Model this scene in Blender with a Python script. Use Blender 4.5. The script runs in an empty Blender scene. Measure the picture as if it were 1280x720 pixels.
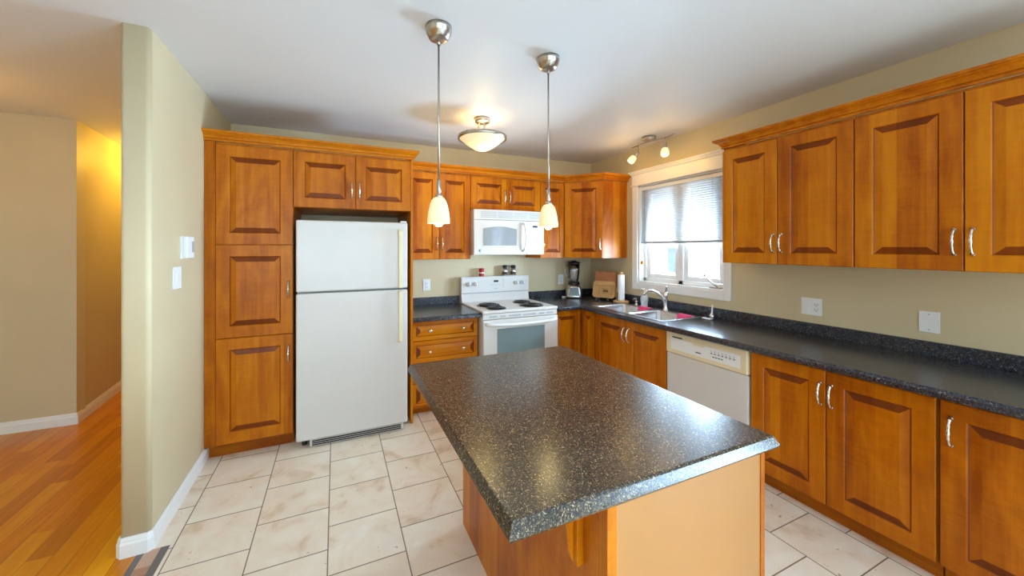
import bpy, math, random
from math import sin, cos, pi, radians
from mathutils import Vector, Matrix
random.seed(4)
S = bpy.context.scene
COL = S.collection

# ------------------------------------------------------------------ camera
cam = bpy.data.cameras.new('camera')
cam_o = bpy.data.objects.new('camera', cam); COL.objects.link(cam_o)
FPX, U0, V0 = 454.24, 616.78, 310.41
cam.sensor_fit = 'HORIZONTAL'; cam.sensor_width = 36.0
cam.lens = FPX * 36.0 / 1280.0
cam.shift_x = -(U0 - 640.0) / 1280.0
cam.shift_y = (V0 - 360.0) / 1280.0
cam.clip_start = 0.02
cam_o.location = (-3.0052, -3.7803, 1.4724)
cam_o.rotation_euler = (pi / 2, 0, -0.4095)
S.camera = cam_o

# ------------------------------------------------------------------ view, world, lights
S.view_settings.view_transform = 'Standard'
S.view_settings.look = 'None'
S.view_settings.gamma = 1.0
S.view_settings.use_curve_mapping = False
S.view_settings.exposure = 0.86

W = bpy.data.worlds.new('sky'); S.world = W; W.use_nodes = True
wn = W.node_tree.nodes; wl = W.node_tree.links
bg = wn['Background']
bg.inputs['Color'].default_value = (0.70, 0.86, 1.0, 1)
bg.inputs['Strength'].default_value = 2.6

def area(name, loc, rot, sx, sy, power, color):
    l = bpy.data.lights.new(name, 'AREA'); l.shape = 'RECTANGLE'; l.size = sx; l.size_y = sy
    l.energy = power; l.color = color
    o = bpy.data.objects.new(name, l); COL.objects.link(o); o.location = loc; o.rotation_euler = rot
    return o
def point(name, loc, power, color, r=0.03):
    l = bpy.data.lights.new(name, 'POINT'); l.energy = power; l.color = color; l.shadow_soft_size = r
    o = bpy.data.objects.new(name, l); COL.objects.link(o); o.location = loc
    return o
# daylight through the kitchen window, plus fill through an unseen door and window added behind
area('daylight_kitchen_window', (0.55, -1.27, 1.30), (0, radians(90), 0), 0.55, 1.2, 240, (0.50, 0.74, 1.0))
area('fill_unseen_right', (0.30, -5.4, 1.15), (0, radians(90), 0), 2.0, 2.2, 430, (0.47, 0.73, 1.0))
area('fill_unseen_rear', (-3.3, -7.35, 1.35), (radians(90), 0, 0), 4.0, 2.2, 32, (0.50, 0.75, 1.0))
WARM = (1.0, 0.74, 0.26)
point('hall_lamp', (-4.62, 1.25, 2.40), 12, (1.0, 0.60, 0.07), 0.08)
point('entry_fill', (-5.3, -0.5, 2.15), 2.5, (1.0, 0.46, 0.06), 0.08)  # unseen light added to warm the ceiling on the left

# ------------------------------------------------------------------ materials
def srgb(r, g, b):
    f = lambda c: (c / 255 / 12.92) if c / 255 <= 0.04045 else ((c / 255 + 0.055) / 1.055) ** 2.4
    return (f(r), f(g), f(b), 1)
class NT:
    def __init__(s, name):
        s.m = bpy.data.materials.new(name); s.m.use_nodes = True
        s.t = s.m.node_tree; s.b = s.t.nodes['Principled BSDF']
    def n(s, typ, **kw):
        nd = s.t.nodes.new(typ)
        for k, v in kw.items():
            if k in nd.inputs: nd.inputs[k].default_value = v
            else: setattr(nd, k, v)
        return nd
    def l(s, a, b): s.t.links.new(a, b)
    def ramp(s, fac, stops):
        r = s.n('ShaderNodeValToRGB'); e = r.color_ramp.elements
        while len(e) < len(stops): e.new(0.5)
        for i, (p, c) in enumerate(stops): e[i].position = p; e[i].color = c
        s.l(fac, r.inputs['Fac']); return r.outputs['Color']
    def math(s, op, a, b=0.0):
        m = s.n('ShaderNodeMath', operation=op)
        for i, x in enumerate((a, b)):
            if isinstance(x, (int, float)): m.inputs[i].default_value = x
            else: s.l(x, m.inputs[i])
        return m.outputs[0]
    def mix(s, fac, a, b, blend='MIX'):
        m = s.n('ShaderNodeMix', data_type='RGBA', blend_type=blend)
        for sock, x in ((m.inputs[0], fac), (m.inputs[6], a), (m.inputs[7], b)):
            if isinstance(x, (int, float)): sock.default_value = x
            elif isinstance(x, tuple): sock.default_value = x
            else: s.l(x, sock)
        return m.outputs[2]
    def coord(s, scale=(1, 1, 1), kind='Object'):
        t = s.n('ShaderNodeTexCoord'); mp = s.n('ShaderNodeMapping'); mp.inputs['Scale'].default_value = scale
        s.l(t.outputs[kind], mp.inputs['Vector']); return mp.outputs['Vector']
    def bump(s, h, strength=0.1, dist=0.01):
        b = s.n('ShaderNodeBump', Strength=strength, Distance=dist); s.l(h, b.inputs['Height']); s.l(b.outputs['Normal'], s.b.inputs['Normal'])

def plain(name, col, rough=0.5, metal=0.0, var=0.04, scale=6.0, spec=0.5, **kw):
    k = NT(name); v = k.coord((scale,) * 3)
    nz = k.n('ShaderNodeTexNoise', Scale=1.0, Detail=3.0); k.l(v, nz.inputs['Vector'])
    lo = tuple(c * (1 - var) for c in col[:3]) + (1,); hi = tuple(min(1, c * (1 + var)) for c in col[:3]) + (1,)
    k.l(k.ramp(nz.outputs['Fac'], [(0.3, lo), (0.7, hi)]), k.b.inputs['Base Color'])
    k.b.inputs['Roughness'].default_value = rough; k.b.inputs['Metallic'].default_value = metal
    k.b.inputs['Specular IOR Level'].default_value = spec
    for a, b in kw.items(): k.b.inputs[a.replace('_', ' ')].default_value = b
    return k.m

def wood(name, horizontal=False, light=1.0, gloss=0.32, board=0.105, dark=False):
    k = NT(name)
    t = k.n('ShaderNodeTexCoord'); oi = k.n('ShaderNodeObjectInfo')
    off = k.n('ShaderNodeVectorMath', operation='SCALE'); off.inputs[0].default_value = (17.3, 5.1, 9.7); k.l(oi.outputs['Random'], off.inputs['Scale'])
    add = k.n('ShaderNodeVectorMath', operation='ADD'); k.l(t.outputs['Object'], add.inputs[0]); k.l(off.outputs[0], add.inputs[1])
    sep = k.n('ShaderNodeSeparateXYZ'); k.l(add.outputs[0], sep.inputs[0])
    ax = 'Z' if horizontal else 'X'
    if horizontal:
        strip = k.math('ADD', k.math('MULTIPLY', sep.outputs['Z'], 1 / board), 0.0)
    else:
        strip = k.math('MULTIPLY', k.math('ADD', sep.outputs['X'], k.math('MULTIPLY', sep.outputs['Y'], 0.6)), 1 / board)
    wnz = k.n('ShaderNodeTexWhiteNoise', noise_dimensions='1D'); k.l(k.math('FLOOR', strip), wnz.inputs['W'])
    mp = k.n('ShaderNodeMapping'); mp.inputs['Scale'].default_value = (1.6, 22, 26) if horizontal else (26, 22, 1.6)
    k.l(add.outputs[0], mp.inputs['Vector'])
    g = k.n('ShaderNodeTexNoise', Scale=1.0, Detail=5.0, Roughness=0.6, Distortion=0.4); k.l(mp.outputs[0], g.inputs['Vector'])
    mp2 = k.n('ShaderNodeMapping'); mp2.inputs['Scale'].default_value = (2, 6, 7) if horizontal else (7, 6, 2)
    k.l(add.outputs[0], mp2.inputs['Vector'])
    g2 = k.n('ShaderNodeTexNoise', Scale=1.0, Detail=3.0, Distortion=1.5); k.l(mp2.outputs[0], g2.inputs['Vector'])
    f = k.math('ADD', k.math('MULTIPLY', g.outputs['Fac'], 0.42), k.math('MULTIPLY', g2.outputs['Fac'], 0.46))
    f = k.math('ADD', f, k.math('MULTIPLY', k.math('SUBTRACT', wnz.outputs['Value'], 0.5), 0.24))
    mp3 = k.n('ShaderNodeMapping'); mp3.inputs['Scale'].default_value = (50, 9, 9) if horizontal else (9, 9, 50)
    k.l(add.outputs[0], mp3.inputs['Vector'])
    g3 = k.n('ShaderNodeTexNoise', Scale=1.0, Detail=2.0, Distortion=1.2); k.l(mp3.outputs[0], g3.inputs['Vector'])
    f = k.math('ADD', f, k.math('MULTIPLY', k.math('SUBTRACT', g3.outputs['Fac'], 0.5), 0.14))
    def c(r, gg, b):
        q = srgb(r, gg, b); return tuple(x * light for x in q[:3]) + (1,)
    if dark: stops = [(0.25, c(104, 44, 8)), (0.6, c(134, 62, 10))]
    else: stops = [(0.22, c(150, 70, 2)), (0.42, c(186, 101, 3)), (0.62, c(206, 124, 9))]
    k.l(k.ramp(f, stops), k.b.inputs['Base Color'])
    k.b.inputs['Roughness'].default_value = gloss
    k.b.inputs['Specular IOR Level'].default_value = 0.2
    k.bump(g.outputs['Fac'], 0.04, 0.004)
    return k.m

M = {}
M['wood'] = wood('maple_stain')
M['wood_h'] = wood('maple_stain_horizontal', horizontal=True, board=0.3)
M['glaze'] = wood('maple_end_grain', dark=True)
M['kick'] = wood('maple_toe_kick', horizontal=True, light=0.8, board=0.3)
M['ivory'] = plain('ivory_plastic', srgb(236, 222, 182), 0.4)
M['white_app'] = plain('white_appliance_enamel', srgb(215, 209, 202), 0.22, var=0.01)
M['white_plastic'] = plain('white_plastic', srgb(236, 236, 234), 0.4, var=0.01)
M['white_trim'] = plain('white_trim_paint', srgb(238, 236, 232), 0.35, var=0.01)
M['cream'] = plain('cream_enamel', srgb(232, 216, 178), 0.35, var=0.02)
M['grey_mark'] = plain('grey_print', srgb(165, 168, 170), 0.5)
M['black'] = plain('black_enamel', srgb(22, 23, 26), 0.3)
M['black_matte'] = plain('black_shadow_gap', srgb(20, 16, 14), 0.8)
M['nickel'] = plain('brushed_nickel', srgb(186, 180, 170), 0.28, 1.0, var=0.06, scale=30)
M['chrome'] = plain('chrome', srgb(225, 226, 228), 0.10, 1.0, var=0.01)
M['silver'] = plain('silver_handle', srgb(222, 216, 205), 0.2, 1.0, var=0.03)
M['steel'] = plain('stainless_steel', srgb(205, 206, 208), 0.25, 1.0, var=0.03, scale=40)
M['grey_glass'] = plain('microwave_window_grey', srgb(150, 152, 154), 0.14)
M['oven_glass'] = plain('oven_window_glass', srgb(120, 138, 140), 0.06)
M['pink'] = plain('pink_sponge', srgb(236, 70, 120), 0.8, var=0.15, scale=40)
M['red'] = plain('red_can', srgb(180, 34, 34), 0.35)
M['paper'] = plain('paper_towel', srgb(245, 246, 248), 0.9, var=0.02, scale=60)
M['panel'] = plain('maple_sheen_panel', srgb(176, 118, 58), 0.34, var=0.05, scale=3)  # island end wood made paler, daylight sheen put into its colour
M['lightwood'] = wood('beech_light', light=1.35, gloss=0.5)
M['bamboo'] = plain('bamboo_board', srgb(205, 158, 100), 0.5, var=0.12, scale=14)
M['redboard'] = plain('cherry_board', srgb(176, 108, 62), 0.5, var=0.14, scale=14)
M['boardmark'] = plain('burnt_line', srgb(110, 78, 44), 0.6)
M['ceiling'] = plain('ceiling_paint', srgb(226, 226, 226), 0.55, var=0.01, scale=2)
M['pepper'] = plain('pepper_grains', srgb(92, 74, 58), 0.8, var=0.4, scale=120)

k = NT('tan_wall_paint'); v = k.coord((3, 3, 3)); nz = k.n('ShaderNodeTexNoise', Scale=1.0, Detail=2.0); k.l(v, nz.inputs['Vector'])
k.l(k.ramp(nz.outputs['Fac'], [(0.3, srgb(207, 190, 153)), (0.7, srgb(211, 194, 157))]), k.b.inputs['Base Color'])
k.b.inputs['Roughness'].default_value = 0.5; k.b.inputs['Specular IOR Level'].default_value = 0.35
n2 = k.n('ShaderNodeTexNoise', Scale=220.0, Detail=2.0); k.l(k.coord(), n2.inputs['Vector']); k.bump(n2.outputs['Fac'], 0.05, 0.002)
M['wall'] = k.m

def laminate(name, b0, b1, s1, s2, s3, t1=0.5, t2=0.62, t3=0.84):
    k = NT(name); v = k.coord()
    dn = k.n('ShaderNodeTexNoise', Scale=70.0, Detail=1.0); k.l(v, dn.inputs['Vector'])
    dv = k.n('ShaderNodeVectorMath', operation='SCALE'); dv.inputs['Scale'].default_value = 0.018; k.l(dn.outputs['Color'], dv.inputs[0])
    wv = k.n('ShaderNodeVectorMath', operation='ADD'); k.l(v, wv.inputs[0]); k.l(dv.outputs[0], wv.inputs[1])
    def speck(scale, thr, st):
        mp = k.n('ShaderNodeMapping'); mp.inputs['Scale'].default_value = st; k.l(wv.outputs[0], mp.inputs['Vector'])
        vo = k.n('ShaderNodeTexVoronoi', Scale=scale, Randomness=1.0); k.l(mp.outputs[0], vo.inputs['Vector'])
        sc = k.n('ShaderNodeSeparateColor'); k.l(vo.outputs['Color'], sc.inputs[0])
        return k.math('MULTIPLY', k.math('LESS_THAN', vo.outputs['Distance'], 0.45), k.math('GREATER_THAN', sc.outputs[0], thr))
    nz = k.n('ShaderNodeTexNoise', Scale=60.0, Detail=4.0); k.l(v, nz.inputs['Vector'])
    base = k.ramp(nz.outputs['Fac'], [(0.35, b0), (0.65, b1)])
    base = k.mix(speck(320, t1, (1.4, 1, 1)), base, s1)
    base = k.mix(speck(230, t2, (1, 1.5, 1)), base, s2)
    base = k.mix(speck(190, t3, (1.3, 1, 1.1)), base, s3)
    k.l(base, k.b.inputs['Base Color'])
    k.b.inputs['Roughness'].default_value = 0.24
    k.b.inputs['Specular IOR Level'].default_value = 0.7
    return k.m
M['counter'] = laminate('dark_speckled_laminate', srgb(14, 17, 28), srgb(38, 43, 58), srgb(58, 64, 76), srgb(84, 86, 88), srgb(120, 116, 104), 0.6, 0.72, 0.9)
M['island'] = laminate('warm_cast_laminate', srgb(24, 22, 22), srgb(54, 47, 42), srgb(86, 72, 56), srgb(122, 102, 72), srgb(158, 136, 98), 0.45, 0.6, 0.85)  # same laminate as the counters, with a warm light cast put into its colour

# floor tiles: columns 0.35 wide along y, tiles 0.3175 long, every second column shifted by half
k = NT('beige_floor_tile'); t = k.n('ShaderNodeTexCoord'); sep = k.n('ShaderNodeSeparateXYZ'); k.l(t.outputs['Object'], sep.inputs[0])
u = k.math('MULTIPLY', k.math('ADD', sep.outputs['X'], 3.74), 1 / 0.35)
ci = k.math('FLOOR', u); fu = k.math('FRACT', u)
par = k.math('FRACT', k.math('MULTIPLY', ci, 0.5))
w = k.math('ADD', k.math('MULTIPLY', k.math('ADD', sep.outputs['Y'], 1.036), 1 / 0.3175), par)
ri = k.math('FLOOR', w); fw = k.math('FRACT', w)
def edge(f, g): return k.math('LESS_THAN', k.math('MINIMUM', f, k.math('SUBTRACT', 1.0, f)), g)
gr = k.math('MAXIMUM', edge(fu, 0.0075), edge(fw, 0.0085))
cmb = k.n('ShaderNodeCombineXYZ'); k.l(ci, cmb.inputs[0]); k.l(ri, cmb.inputs[1])
wh = k.n('ShaderNodeTexWhiteNoise', noise_dimensions='3D'); k.l(cmb.outputs[0], wh.inputs['Vector'])
ofs = k.n('ShaderNodeVectorMath', operation='ADD'); k.l(t.outputs['Object'], ofs.inputs[0]); k.l(wh.outputs['Color'], ofs.inputs[1])
n1 = k.n('ShaderNodeTexNoise', Scale=5.0, Detail=6.0, Roughness=0.62, Distortion=0.6); k.l(ofs.outputs[0], n1.inputs['Vector'])
n3 = k.n('ShaderNodeTexNoise', Scale=30.0, Detail=3.0); k.l(ofs.outputs[0], n3.inputs['Vector'])
base = k.ramp(n1.outputs['Fac'], [(0.28, srgb(216, 188, 154)), (0.45, srgb(240, 222, 199)), (0.68, srgb(246, 235, 218))])
base = k.mix(k.math('GREATER_THAN', n3.outputs['Fac'], 0.73), base, srgb(188, 160, 126))
base = k.mix(0.06, base, wh.outputs['Value'], 'SOFT_LIGHT')
k.l(k.mix(gr, base, srgb(128, 110, 90)), k.b.inputs['Base Color'])
k.l(k.math('ADD', k.math('MULTIPLY', gr, 0.4), 0.38), k.b.inputs['Roughness'])
k.bump(k.math('SUBTRACT', 1.0, gr), 0.25, 0.003)
M['tile'] = k.m

# hardwood boards along y
k = NT('hardwood_planks'); t = k.n('ShaderNodeTexCoord'); sep = k.n('ShaderNodeSeparateXYZ'); k.l(t.outputs['Object'], sep.inputs[0])
u = k.math('MULTIPLY', k.math('ADD', sep.outputs['X'], k.math('MULTIPLY', sep.outputs['Y'], 0.02)), 1 / 0.095)
ci = k.math('FLOOR', u); fu = k.math('FRACT', u)
w1 = k.n('ShaderNodeTexWhiteNoise', noise_dimensions='1D'); k.l(ci, w1.inputs['W'])
w = k.math('ADD', k.math('MULTIPLY', sep.outputs['Y'], 1 / 0.8), k.math('MULTIPLY', w1.outputs['Value'], 7.0))
ri = k.math('FLOOR', w)
cmb = k.n('ShaderNodeCombineXYZ'); k.l(ci, cmb.inputs[0]); k.l(ri, cmb.inputs[1])
w2 = k.n('ShaderNodeTexWhiteNoise', noise_dimensions='3D'); k.l(cmb.outputs[0], w2.inputs['Vector'])
of = k.n('ShaderNodeVectorMath', operation='ADD'); k.l(t.outputs['Object'], of.inputs[0]); k.l(w2.outputs['Color'], of.inputs[1])
mp = k.n('ShaderNodeMapping'); mp.inputs['Scale'].default_value = (28, 2.2, 1); k.l(of.outputs[0], mp.inputs['Vector'])
n1 = k.n('ShaderNodeTexNoise', Scale=1.0, Detail=5.0, Distortion=1.0); k.l(mp.outputs[0], n1.inputs['Vector'])
f = k.math('ADD', k.math('MULTIPLY', n1.outputs['Fac'], 0.45), k.math('ADD', k.math('MULTIPLY', w2.outputs['Value'], 0.38), 0.09))
base = k.ramp(f, [(0.12, srgb(160, 82, 4)), (0.45, srgb(212, 128, 8)), (0.8, srgb(232, 166, 28))])
gap = k.math('LESS_THAN', fu, 0.018)
k.l(k.mix(gap, base, srgb(104, 56, 18)), k.b.inputs['Base Color'])
k.b.inputs['Roughness'].default_value = 0.3
M['hardwood'] = k.m

# tile border strip: grey bands either side of a rust mosaic
k = NT('mosaic_border'); t = k.n('ShaderNodeTexCoord'); sep = k.n('ShaderNodeSeparateXYZ'); k.l(t.outputs['Object'], sep.inputs[0])
wv = k.n('ShaderNodeTexWhiteNoise', noise_dimensions='1D'); k.l(k.math('FLOOR', k.math('MULTIPLY', sep.outputs['Y'], 1 / 0.05)), wv.inputs['W'])
mos = k.ramp(wv.outputs['Value'], [(0.0, srgb(150, 104, 80)), (0.5, srgb(186, 138, 110)), (1.0, srgb(206, 172, 150))])
mid = k.math('LESS_THAN', k.math('ABSOLUTE', k.math('ADD', sep.outputs['X'], 3.823)), 0.030)
k.l(k.mix(mid, srgb(112, 104, 100), mos), k.b.inputs['Base Color']); k.b.inputs['Roughness'].default_value = 0.45
M['mosaic'] = k.m

def emis(name, col, strength, rough=0.4):
    k = NT(name); k.b.inputs['Base Color'].default_value = (0.62, 0.56, 0.42, 1)
    k.b.inputs['Emission Color'].default_value = col; k.b.inputs['Emission Strength'].default_value = strength
    k.b.inputs['Roughness'].default_value = rough
    nz = k.n('ShaderNodeTexNoise', Scale=9.0); k.l(k.coord(), nz.inputs['Vector'])
    k.l(k.ramp(nz.outputs['Fac'], [(0.3, tuple(c * 0.96 for c in col[:3]) + (1,)), (0.7, col)]), k.b.inputs['Emission Color'])
    return k.m
M['shade'] = emis('lit_frosted_shade', (1.0, 0.74, 0.32, 1), 0.36)
M['bulb'] = emis('lit_bulb', (1.0, 0.86, 0.55, 1), 8.0)
M['bowl'] = emis('lit_alabaster_bowl', (1.0, 0.78, 0.46, 1), 0.30)
M['spot'] = emis('lit_spot_shade', (1.0, 0.80, 0.42, 1), 0.5)

def glass(name, tint=(1, 1, 1, 1), refl=0.08, rough=0.0):
    k = NT(name); out = k.t.nodes['Material Output']
    tr = k.n('ShaderNodeBsdfTransparent'); tr.inputs[0].default_value = tint
    gl = k.n('ShaderNodeBsdfGlossy'); gl.inputs['Roughness'].default_value = rough
    fr = k.n('ShaderNodeFresnel', IOR=1.45)
    mx = k.n('ShaderNodeMixShader'); k.l(k.math('ADD', k.math('MULTIPLY', fr.outputs[0], 0.8), refl * 0.3), mx.inputs[0])
    k.l(tr.outputs[0], mx.inputs[1]); k.l(gl.outputs[0], mx.inputs[2]); k.l(mx.outputs[0], out.inputs['Surface'])
    return k.m
M['pane'] = glass('window_glass')
M['jar'] = glass('clear_glass', (0.9, 0.93, 0.94, 1), 0.5, 0.05)

k = NT('clear_soap_bottle'); out = k.t.nodes['Material Output']
tr = k.n('ShaderNodeBsdfTransparent'); k.b.inputs['Base Color'].default_value = (0.86, 0.90, 0.92, 1); k.b.inputs['Roughness'].default_value = 0.08
nz = k.n('ShaderNodeTexNoise', Scale=25.0); k.l(k.coord(), nz.inputs['Vector'])
mx = k.n('ShaderNodeMixShader'); k.l(k.math('ADD', k.math('MULTIPLY', nz.outputs['Fac'], 0.5), 0.2), mx.inputs[0]); k.l(tr.outputs[0], mx.inputs[1]); k.l(k.b.outputs[0], mx.inputs[2]); k.l(mx.outputs[0], out.inputs['Surface'])
M['clear_soap'] = k.m
k = NT('blind_slat_vinyl'); out = k.t.nodes['Material Output']
tl = k.n('ShaderNodeBsdfTranslucent'); tl.inputs[0].default_value = (0.84, 0.84, 0.83, 1)
k.b.inputs['Base Color'].default_value = (0.86, 0.86, 0.85, 1); k.b.inputs['Roughness'].default_value = 0.45
mx = k.n('ShaderNodeMixShader'); mx.inputs[0].default_value = 0.36
k.l(k.b.outputs[0], mx.inputs[1]); k.l(tl.outputs[0], mx.inputs[2]); k.l(mx.outputs[0], out.inputs['Surface'])
M['slat'] = k.m
M['siding'] = plain('white_siding', srgb(228, 230, 232), 0.7, var=0.02)
M['roof'] = plain('grey_shingles', srgb(120, 136, 150), 0.8, var=0.1, scale=20)
M['snow'] = plain('pale_ground', srgb(214, 214, 210), 0.9, var=0.04, scale=1)

# ------------------------------------------------------------------ mesh helpers
class MB:
    def __init__(s): s.v = []; s.f = []; s.m = []; s.s = []
    def face(s, idx, m=0, sm=False): s.f.append(tuple(idx)); s.m.append(m); s.s.append(sm)
    def add(s, pts): b = len(s.v); s.v += [tuple(p) for p in pts]; return b
    def box(s, x0, x1, y0, y1, z0, z1, m=0):
        x0, x1 = min(x0, x1), max(x0, x1); y0, y1 = min(y0, y1), max(y0, y1); z0, z1 = min(z0, z1), max(z0, z1)
        b = s.add([(x0, y0, z0), (x1, y0, z0), (x1, y1, z0), (x0, y1, z0), (x0, y0, z1), (x1, y0, z1), (x1, y1, z1), (x0, y1, z1)])
        for q in ((3, 2, 1, 0), (4, 5, 6, 7), (0, 1, 5, 4), (1, 2, 6, 5), (2, 3, 7, 6), (3, 0, 4, 7)):
            s.face([b + i for i in q], m)
        return s
    def prism(s, poly, axis, a0, a1, m=0, sm=False):
        """poly: 2d points; axis x -> (y,z), y -> (x,z), z -> (x,y)"""
        def P(p, a): return {'x': (a, p[0], p[1]), 'y': (p[0], a, p[1]), 'z': (p[0], p[1], a)}[axis]
        n = len(poly); b = s.add([P(p, a0) for p in poly] + [P(p, a1) for p in poly])
        for i in range(n):
            j = (i + 1) % n; s.face([b + i, b + j, b + n + j, b + n + i], m, sm)
        s.face([b + i for i in range(n)][::-1], m); s.face([b + n + i for i in range(n)], m)
        return s
    def lathe(s, prof, c=(0, 0, 0), n=24, m=0, sm=True, axis='z', cap=True, mat=None):
        c = Vector(c); rings = []
        for r, h in prof:
            pts = []
            for i in range(n):
                a = 2 * pi * i / n; p = Vector((r * cos(a), r * sin(a), h))
                if axis == 'y': p = Vector((p.x, -p.z, p.y))
                if axis == 'x': p = Vector((-p.z, p.x, p.y))
                if mat is not None: p = mat @ p
                pts.append(p + c)
            rings.append(s.add(pts))
        for a, b in zip(rings, rings[1:]):
            for i in range(n):
                j = (i + 1) % n; s.face([a + i, a + j, b + j, b + i], m, sm)
        if cap:
            if prof[0][0] > 1e-5: s.face([rings[0] + i for i in range(n)][::-1], m)
            if prof[-1][0] > 1e-5: s.face([rings[-1] + i for i in range(n)], m)
        return s
    def tube(s, pts, r, n=10, m=0, cap=True):
        pts = [Vector(p) for p in pts]; R = r if isinstance(r, (list, tuple)) else [r] * len(pts)
        prev = None; rings = []
        for i, p in enumerate(pts):
            d = (pts[min(i + 1, len(pts) - 1)] - pts[max(i - 1, 0)]).normalized()
            if prev is None:
                up = Vector((0, 0, 1)) if abs(d.z) < 0.9 else Vector((1, 0, 0))
                a = d.cross(up).normalized()
            else:
                a = (prev - d * prev.dot(d)).normalized()
            b = d.cross(a).normalized(); prev = a
            rings.append(s.add([p + (a * cos(2 * pi * k / n) + b * sin(2 * pi * k / n)) * R[i] for k in range(n)]))
        for a, b in zip(rings, rings[1:]):
            for i in range(n):
                j = (i + 1) % n; s.face([a + i, a + j, b + j, b + i], m, True)
        if cap:
            s.face([rings[0] + i for i in range(n)][::-1], m); s.face([rings[-1] + i for i in range(n)], m)
        return s
    def sweep(s, path, prof, m=0, side=1, cap=True):
        """profile (out, z) swept along an xy path with mitred corners; out is to the right of travel for side=1"""
        P = [Vector((p[0], p[1])) for p in path]; rings = []
        def nrm(a, b):
            d = (b - a).normalized(); return Vector((d.y, -d.x)) * side
        for i, p in enumerate(P):
            ns = []
            if i > 0: ns.append(nrm(P[i - 1], p))
            if i < len(P) - 1: ns.append(nrm(p, P[i + 1]))
            if len(ns) == 2:
                b = (ns[0] + ns[1]).normalized(); k = 1 / max(0.2, b.dot(ns[0]))
            else: b = ns[0]; k = 1
            rings.append(s.add([(p.x + b.x * k * o, p.y + b.y * k * o, z) for o, z in prof]))
        n = len(prof)
        for a, b in zip(rings, rings[1:]):
            for i in range(n):
                j = (i + 1) % n; s.face([a + i, a + j, b + j, b + i] if side > 0 else [a + j, a + i, b + i, b + j], m)
        if cap:
            s.face([rings[0] + i for i in range(n)], m); s.face([rings[-1] + i for i in range(n)][::-1], m)
        return s
    def mesh(s, name, mats):
        me = bpy.data.meshes.new(name); me.from_pydata(s.v, [], s.f)
        for m in (mats if isinstance(mats, (list, tuple)) else [mats]): me.materials.append(M[m] if isinstance(m, str) else m)
        for p, mi, sm in zip(me.polygons, s.m, s.s): p.material_index = mi; p.use_smooth = sm
        me.update()
        import bmesh
        b = bmesh.new(); b.from_mesh(me); bmesh.ops.recalc_face_normals(b, faces=b.faces); b.to_mesh(me); b.free()
        return me
    def build(s, name, mats, parent=None, bevel=0.0, loc=None, seg=2):
        o = bpy.data.objects.new(name, s.mesh(name, mats)); COL.objects.link(o)
        if parent is not None: o.parent = parent
        if loc is not None: o.location = loc
        if bevel:
            md = o.modifiers.new('edge', 'BEVEL'); md.width = bevel; md.segments = seg; md.limit_method = 'ANGLE'; md.angle_limit = radians(35)
        return o

def tag(o, label, cat, group=None):
    o['label'] = label; o['category'] = cat
    if group: o['group'] = group
    return o
def thing(name, label, cat, loc=(0, 0, 0), rot=0.0, group=None):
    o = bpy.data.objects.new(name, None); COL.objects.link(o); o.empty_display_size = 0.1
    o.location = loc; o.rotation_euler = (0, 0, rot)
    return tag(o, label, cat, group)
def struct(o): o['kind'] = 'structure'; return o
def plabel(o, label): o['label'] = label; return o
def inst(me, name, parent, loc, rot=(0, 0, 0)):
    o = bpy.data.objects.new(name, me); COL.objects.link(o); o.parent = parent; o.location = loc; o.rotation_euler = rot; return o

# ------------------------------------------------------------------ the setting
H = 2.55
XL0, XL1 = -3.9494, -3.835          # partition faces
YP = -1.4877                        # partition end
RX, RY = -7.2, -7.2                 # far left, rear
b = MB().box(-3.758, 0.0, RY, 0.0, -0.12, 0.0); b.box(-3.882, -3.758, YP, 0.0, -0.12, 0.0)
struct(b.build('floor', 'tile'))
b = MB().box(RX, -3.945, RY, 3.2, -0.12, 0.0); b.box(-3.945, -3.882, RY, YP, -0.12, 0.0); b.box(-3.945, -3.835, 0.0, 3.2, -0.12, 0.0); b.box(-3.945, -3.882, YP, 0.0, -0.12, 0.0)
struct(b.build('floor_2', 'hardwood'))
struct(MB().box(-3.882, -3.758, RY, YP, -0.12, 0.001).build('trim_1', 'mosaic'))
struct(MB().box(RX, 0.14, RY - .12, 3.32, H, H + 0.12).build('ceiling', 'ceiling'))
struct(MB().box(XL1, 0.14, 0.0, 0.12, -0.12, H).build('wall_back', 'wall'))
# right wall with kitchen window and unseen patio door openings
WY0, WY1, WZ0, WZ1 = -0.800, -1.745, 1.105, 2.145
PY0, PY1, PZ1 = -4.5, -6.4, 2.1
b = MB()
b.box(0, 0.14, WY0, 0.0, -0.12, H); b.box(0, 0.14, WY1, WY0, -0.12, WZ0); b.box(0, 0.14, WY1, WY0, WZ1, H)
b.box(0, 0.14, PY0, WY1, -0.12, H); b.box(0, 0.14, PY1, PY0, PZ1, H); b.box(0, 0.14, PY1, PY0, -0.12, 0.02); b.box(0, 0.14, RY, PY1, -0.12, H)
struct(b.build('wall_right', 'wall'))
b = MB(); RXW0, RXW1 = -5.2, -1.4
b.box(RX, RXW0, RY - .12, RY, -0.12, H); b.box(RXW1, 0.14, RY - .12, RY, -0.12, H)
b.box(RXW0, RXW1, RY - .12, RY, 2.3, H); b.box(RXW0, RXW1, RY - .12, RY, -0.12, 0.4)
struct(b.build('wall_rear', 'wall'))
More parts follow.
